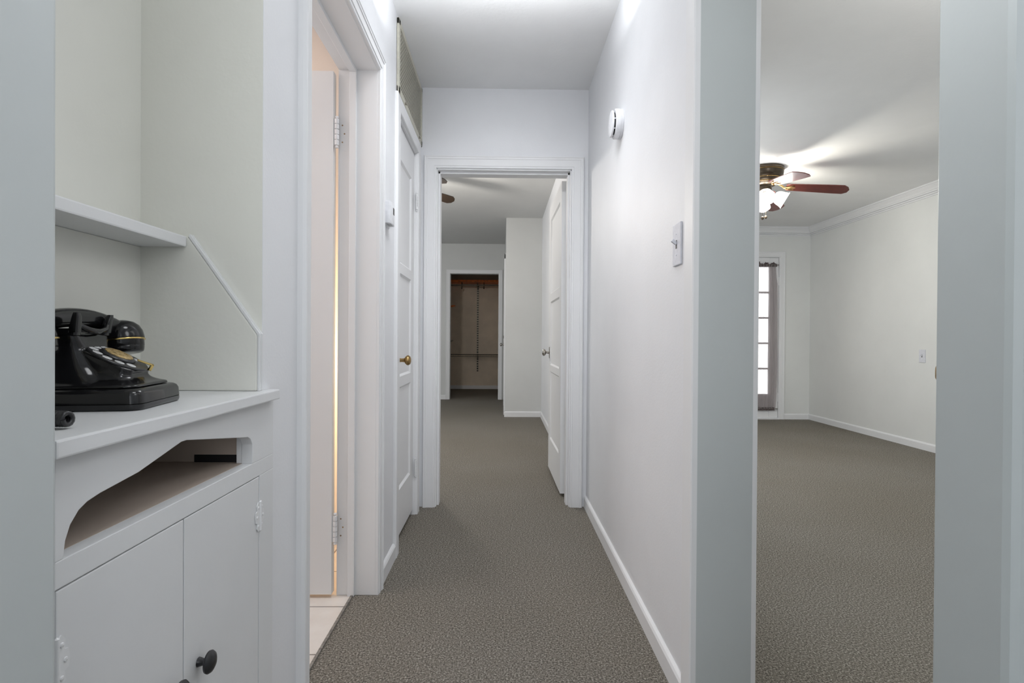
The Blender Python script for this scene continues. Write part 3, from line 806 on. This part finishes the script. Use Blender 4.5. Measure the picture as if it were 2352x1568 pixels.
# ------------------------------------------------------------------ ceiling fans
def make_fan(loc, phi0, label, blade_m, group):
    f = thing('ceiling_fan', label, 'ceiling fan', loc)
    bm = bmesh.new()
    add_lathe(bm, [(0, 0), (.150, 0), (.152, -.006), (.151, -.020), (.147, -.024), (.147, -.030), (.150, -.034), (.146, -.060), (.136, -.078), (.128, -.086), (.128, -.092),
                   (.120, -.108), (.112, -.114), (.112, -.120), (.100, -.132), (.080, -.142), (0, -.142)][::-1], 48)
    obj('motor_housing', bm, 'bronze', f, True, False, 30)
    for r, z in ((.1495, -.0275), (.1305, -.089), (.1145, -.117)):
        bm = bmesh.new(); add_lathe(bm, [(r - .004, -.003), (r, -.0022), (r + .001, 0), (r, .0022), (r - .004, .003)], 48, T((0, 0, z)))
        obj('brass_band', bm, 'brass', f, True, False)
    bm = bmesh.new()
    add_lathe(bm, [(0, -.235), (.020, -.235), (.034, -.228), (.054, -.214), (.060, -.20), (.060, -.150), (.070, -.146), (.070, -.138), (0, -.138)], 36)
    sh = obj('switch_housing', bm, 'bronze', f, True, False, 35)
    # five blades
    for k in range(5):
        R = Matrix.Rotation(math.radians(phi0 + 72 * k), 4, 'Z')
        bl = bmesh.new()
        W = R @ Matrix.Translation((0, 0, -.138)) @ Matrix.Rotation(math.radians(7), 4, 'Y') @ Matrix.Rotation(math.radians(-13), 4, 'X')
        out = [(.165, -.040), (.185, -.052), (.50, -.066), (.572, -.066), (.602, -.040), (.618, -.004), (.610, .040), (.580, .066), (.50, .066), (.185, .052), (.165, .040)]
        t = bmesh.new()
        a = [t.verts.new((x, y, .003)) for x, y in out]; b = [t.verts.new((x, y, -.003)) for x, y in out]
        t.faces.new(a); t.faces.new(b[::-1]); n = len(out)
        for i in range(n): t.faces.new((a[i], b[i], b[(i + 1) % n], a[(i + 1) % n]))
        bmesh.ops.recalc_face_normals(t, faces=t.faces[:]); bmesh.ops.transform(t, matrix=W, verts=t.verts); join(bl, t)
        b_o = obj('blade', bl, blade_m, f, False, False)
        ib = bmesh.new()
        add_tube(ib, [(.075, 0, .030), (.11, 0, .018), (.14, 0, -.004), (.17, 0, -.028)], [.010, .008, .008, .006], 8, R @ Matrix.Translation((0, 0, -.148)))
        for sy in (-1, 0, 1):
            add_tube(ib, [(.145, 0, -.008), (.18, sy * .018, -.008), (.215, sy * .030, -.0055), (.235 - abs(sy) * .01, sy * .028, -.005)], [.006, .005, .006, .003], 8, W)
        obj('blade_bracket', ib, 'brass', b_o, True, False)
    # three tulip lights
    for ang in (-20, 70, 160, 250):
        a = math.radians(ang); d = Vector((math.cos(a), math.sin(a), 0)); ax = (d * .86 + Vector((0, 0, -.50))).normalized()
        p0 = Vector((0, 0, -.205)) + d * .050
        bm = bmesh.new()
        add_tube(bm, [Vector((0, 0, -.200)) + d * .03, p0, p0 + ax * .03], .012, 10)
        add_lathe(bm, [(.0, .022), (.021, .022), (.024, .030), (.022, .046), (0, .046)], 20, T(p0, ax))
        arm = obj('lamp_arm', bm, 'bronze', sh, True, False)
        bm = bmesh.new(); rings = []; nn = 48
        for s, r in ((.034, .024), (.038, .032), (.048, .043), (.064, .051), (.082, .055), (.100, .057), (.116, .061), (.125, .067)):
            rings.append([Vector((r * (1 + .035 * max(0, (s - .08) / .045) * math.cos(6 * 2 * PI * q / nn)) * math.cos(2 * PI * q / nn), r * (1 + .035 * max(0, (s - .08) / .045) * math.cos(6 * 2 * PI * q / nn)) * math.sin(2 * PI * q / nn), s)) for q in range(nn)])
        add_loft(bm, rings, T(p0, ax), False)
        add_lathe(bm, [(0, .05), (.018, .055), (.028, .075), (.030, .092), (.022, .112), (0, .122)], 20, T(p0, ax))
        s_o = obj('glass_shade', bm, 'shade', sh, True, False); s_o['label'] = 'lit white tulip shade'
    for dx, dy, ln in ((-.018, -.02, .17), (.024, .012, .155)):
        bm = bmesh.new()
        add_tube(bm, [(dx, dy, -.232), (dx, dy, -.232 - ln)], .0012, 6)
        add_lathe(bm, [(0, -.016), (.009, -.012), (.012, 0), (.008, .010), (.002, .014), (0, .014)], 14, T((dx, dy, -.232 - ln)))
        obj('pull_chain', bm, 'bronze', f, True, False)
    return f
make_fan((2.12, 4.50, RC - .001), -18, 'lit ceiling fan with cherry blades in the side room', 'cherry', None)
make_fan((-.962, 4.915, BC - .001), 35, 'dark-bladed ceiling fan in the bedroom, just blade tips showing past the jamb', 'walnut', None)

# ------------------------------------------------------------------ curtain
cu = thing('sheer_curtain', 'sheer grey-brown curtain gathered on the glazed door', 'curtain', (3.05, 6.83, .1))
def cloth(x0f, x1f, z0, z1, nx, nz, amp, waves, y=6.822, ph=0.):
    bm = bmesh.new(); grid = []
    for j in range(nz + 1):
        t = j / nz; z = z0 + (z1 - z0) * t; row = []
        for i in range(nx + 1):
            s = i / nx; x = x0f(t) + (x1f(t) - x0f(t)) * s
            yy = y + amp * math.sin(2 * PI * waves * s + ph + .7 * math.sin(3 * t + s * 5)) + amp * .4 * math.sin(2 * PI * waves * 2.3 * s + 1.3)
            row.append(bm.verts.new((x, yy, z)))
        grid.append(row)
    for j in range(nz):
        for i in range(nx): bm.faces.new((grid[j][i], grid[j][i + 1], grid[j + 1][i + 1], grid[j + 1][i]))
    return bm
edge = lambda t: 3.365 + .040 * math.sin(PI * (.12 + .76 * t)) + .004 * math.sin(9 * t) - .006 * (t > .9)
obj('panel', cloth(lambda t: 2.72, edge, .128, 1.905, 150, 24, .005, 15), 'sheer', cu, True)
bm = cloth(lambda t: 2.72, lambda t: 3.386, 1.885, 1.93, 160, 4, .009, 19)
bm.verts.ensure_lookup_table()
for v in bm.verts:
    if v.co.z > 1.925: v.co.z += .012 * math.sin(v.co.x * 70) + .006 * math.sin(v.co.x * 173)
obj('gathered_heading', bm, 'ruffle', cu, True)
obj('gathered_foot', cloth(lambda t: 2.72, lambda t: 3.372, .112, .150, 150, 3, .007, 19), 'ruffle', cu, True)
def rod(name, z, label, x1):
    bm = bmesh.new(); add_tube(bm, [(2.70, 6.822, z), (x1, 6.822, z)], .0045, 10)
    add_tube(bm, [(x1 - .004, 6.822, z), (x1, 6.836, z), (x1, 6.849, z)], .004, 8)
    add_lathe(bm, [(.0, 0), (.008, .001), (.008, .006), (0, .010)], 12, T((x1, 6.822, z), (1, 0, 0)))
    tag(obj(name, bm, 'nickel', None, True), label, 'curtain rod')
rod('curtain_rod', 1.908, 'thin curtain rod at the top of the glazed door', 3.402)
rod('curtain_rod.001', .132, 'thin curtain rod at the foot of the glazed door', 3.402)

# ------------------------------------------------------------------ closet fittings
tag(obj('closet_plank_shelf', boxes([(-1.028, .278, 10.36, 10.745, 2.022, 2.062)], .003), 'plank'), 'reddish wooden plank shelf near the top of the far closet', 'shelf')
def wire_shelf(name, z, depth, label, n=64):
    s = thing(name, label, 'wire shelf', (-.4, 10.6, z))
    bm = bmesh.new(); y1 = 10.733; y0 = y1 - depth
    for i in range(n):
        x = -1.008 + 1.275 * i / (n - 1)
        add_tube(bm, [(x, y1, z), (x, y0, z), (x, y0, z - .035)], .0022, 5)
    obj('wires', bm, 'steel', s, True)
    bm = bmesh.new()
    for y, zz in ((y0, z), (y0, z - .035), (y1, z), ((y0 + y1) / 2, z - .003)): add_tube(bm, [(-1.012, y, zz), (.275, y, zz)], .004, 6)
    obj('rails', bm, 'steel', s, True)
    return s
wire_shelf('wire_shelf', 2.20, .36, 'upper wire shelf above the wooden plank in the far closet')
wire_shelf('wire_shelf.001', .668, .30, 'lower wire shelf crossing the far closet at knee height')
cr = thing('closet_rod', 'metal hanging rod below the wooden plank in the far closet', 'closet rod', (-.4, 10.42, 1.965))
bm = bmesh.new(); add_tube(bm, [(-1.028, 10.42, 1.965), (.278, 10.42, 1.965)], .011, 12); obj('pole', bm, 'steel', cr, True)
for x in (-.752, -.342):
    bm = bmesh.new(); add_tube(bm, [(x, 10.42, 2.022), (x, 10.42, 1.925), (x, 10.405, 1.900), (x, 10.385, 1.905)], [.007, .007, .010, .012], 8)
    obj('hook', bm, 'bronze', cr, True)
def standard(x, y, n, z0, z1, label, name):
    """slotted upright; n is the wall normal axis ('Y' on the back wall, 'X' on the left side wall)."""
    s = thing(name, label, 'shelf standard', (x, y, z0))
    bm = bmesh.new()
    if n == 'Y': add_box(bm, x - .016, x + .016, y - .012, y, z0, z1, .001)
    else: add_box(bm, x, x + .014, y - .016, y + .016, z0, z1, .001)
    obj('rail', bm, 'slotted', s)
    return s
st1 = standard(-.468, 10.749, 'Y', .34, 1.99, 'slotted metal shelf upright at the centre of the closet back wall', 'shelf_standard')
bm = bmesh.new(); add_prism(bm, [(10.737, .66), (10.45, .66), (10.45, .645), (10.737, .56)], 'X', -.471, -.465); obj('bracket', bm, 'steel', st1)
bm = bmesh.new(); add_prism(bm, [(10.737, 2.02), (10.40, 2.02), (10.40, 2.0), (10.737, 1.90)], 'X', -.471, -.465); obj('bracket', bm, 'steel', st1)
st2 = standard(-1.029, 10.55, 'X', .36, 1.97, 'dark slotted shelf upright on the left side of the closet', 'shelf_standard')
for z, ln, m in ((1.59, .13, 'plank'), (.93, .10, 'steel')):
    bm = bmesh.new(); add_prism(bm, [(-1.016, z), (-1.016 + ln, z + .012), (-1.016 + ln, z - .012), (-1.016, z - .04)], 'Y', 10.546, 10.554)
    obj('bracket', bm, m, st2)

# ------------------------------------------------------------------ lights
def area(name, loc, size, power, color, target=None, size_y=None, spread=None):
    l = bpy.data.lights.new(name, 'AREA'); l.energy = power; l.color = color; l.size = size
    if size_y: l.shape = 'RECTANGLE'; l.size_y = size_y
    else: l.shape = 'DISK'
    if spread: l.spread = math.radians(spread)
    o = bpy.data.objects.new(name, l); C.objects.link(o); o.location = loc
    if target is not None:
        o.rotation_euler = (Vector(target) - Vector(loc)).to_track_quat('-Z', 'Y').to_euler()
    return o
def point(name, loc, power, color, r=.06):
    l = bpy.data.lights.new(name, 'POINT'); l.energy = power; l.color = color; l.shadow_soft_size = r
    o = bpy.data.objects.new(name, l); C.objects.link(o); o.location = loc
    return o
WARM = (1, .80, .58); NEUT = (1, .965, .93); COOL = (.90, .95, 1.0)
area('hall_lamp', (.0, 2.05, 2.42), 0.5, 2.3, (.945, .97, 1.0), (.0, 2.05, 0), spread=110)
area('hall_bounce_fill', (0, 2.05, 2.21), .75, 4.9, (.955, .975, 1.0), (0, 2.051, 3), .25)  # added upward fill bounced off the ceiling; no fixture here
area('hall_end_fill', (0, 1.75, 2.40), .3, 2.9, (.97, .98, 1.0), (0, 3.25, 1.25), spread=80)  # added fill aimed at the end wall and its casing
area('hall_near_fill', (.12, .72, 2.42), .45, 2.4, (.955, .975, 1.0), (.1, .75, 0), spread=140)  # extra overhead fill for the niche side, not a fixture
area('hall_back_fill', (0, -1.62, 1.55), 1.1, 16, (.94, .965, 1.0), (0, 2, 1.5), 1.5)  # added soft fill behind the camera; the back wall has no window
point('hall_fill', (.20, .58, 1.55), 3.1, (.97, .98, 1.0), .15)
point('bathroom_lamp', (-1.45, 1.65, 2.1), 6.2, (1, .93, .92), .12)
area('bathroom_door_fill', (-2.2, 1.75, 1.35), .7, 7, (.91, .94, 1), (.5, 1.8, .8), .9)  # invented cool fill sent through the doorway onto the right hall wall
point('bathroom_gap_lamp', (-.95, 2.42, .9), 8, (1, .66, .34), .12)  # unseen warm lamp low behind the door, lights the hinge gap
point('room_fan_lamp', (2.12, 4.50, 2.075), 32, (1, .95, .84), .05)
area('room_near_fill', (2.2, -1.55, 1.45), 1.6, 40, (.90, .95, 1), (3.1, 3.4, .4), 1.4)  # added daylight fill; the near wall has no opening
area('room_side_fill', (.70, 4.1, 1.45), 1.5, 26, (.90, .95, 1), (3.8, 4.2, .6), 1.4)  # made-up fill beside the hall wall, brightens the wall opposite
area('room_bounce_fill', (1.9, 1.2, 1.9), 1.0, 15, (1, .98, .93), (1.9, 1.21, 3), 1.0)  # added upward fill that lifts the side room ceiling
point('bedroom_fan_lamp', (-.962, 4.915, 2.10), 51, (1, .94, .87), .08)
area('bedroom_side_fill', (-3.3, 6.2, 1.4), 1.5, 26, (.87, .93, 1), (0, 6.9, 1.1), 1.4)  # daylight fill placed inside the room; no window is built

w = bpy.data.worlds.new('World'); SC.world = w; w.use_nodes = True
bg = w.node_tree.nodes['Background']; bg.inputs[0].default_value = (.95, .98, 1, 1); bg.inputs[1].default_value = 3.2

# ------------------------------------------------------------------ camera
cam = bpy.data.cameras.new('camera'); co = bpy.data.objects.new('camera', cam); C.objects.link(co)
cam.sensor_fit = 'HORIZONTAL'; cam.sensor_width = 36; cam.lens = 36 * 1280 / 2352; cam.clip_start = .02; cam.clip_end = 100
right = Vector((0.99981927, -0.0179655, 0.00621902)); up = Vector((-0.00610762, 0.00624887, 0.99996182)); back = right.cross(up)
R = Matrix((right, up, back)).transposed()
co.matrix_world = Matrix.Translation((0, 0, .985)) @ R.to_4x4()
SC.camera = co

SC.view_settings.view_transform = 'Standard'
SC.view_settings.look = 'None'
SC.view_settings.exposure = 0.13
SC.cycles.max_bounces = 7
SC.cycles.diffuse_bounces = 4
SC.cycles.glossy_bounces = 3
SC.cycles.caustics_reflective = False
SC.cycles.caustics_refractive = False
SC.cycles.use_adaptive_sampling = True
SC.cycles.adaptive_threshold = .05
SC.cycles.adaptive_min_samples = 16
SC.cycles.transparent_max_bounces = 12
try:
    SC.cycles.use_denoising = True
    SC.cycles.sample_clamp_indirect = 6
except Exception: pass
for o in bpy.data.objects:
    if '_base' in o: del o['_base']
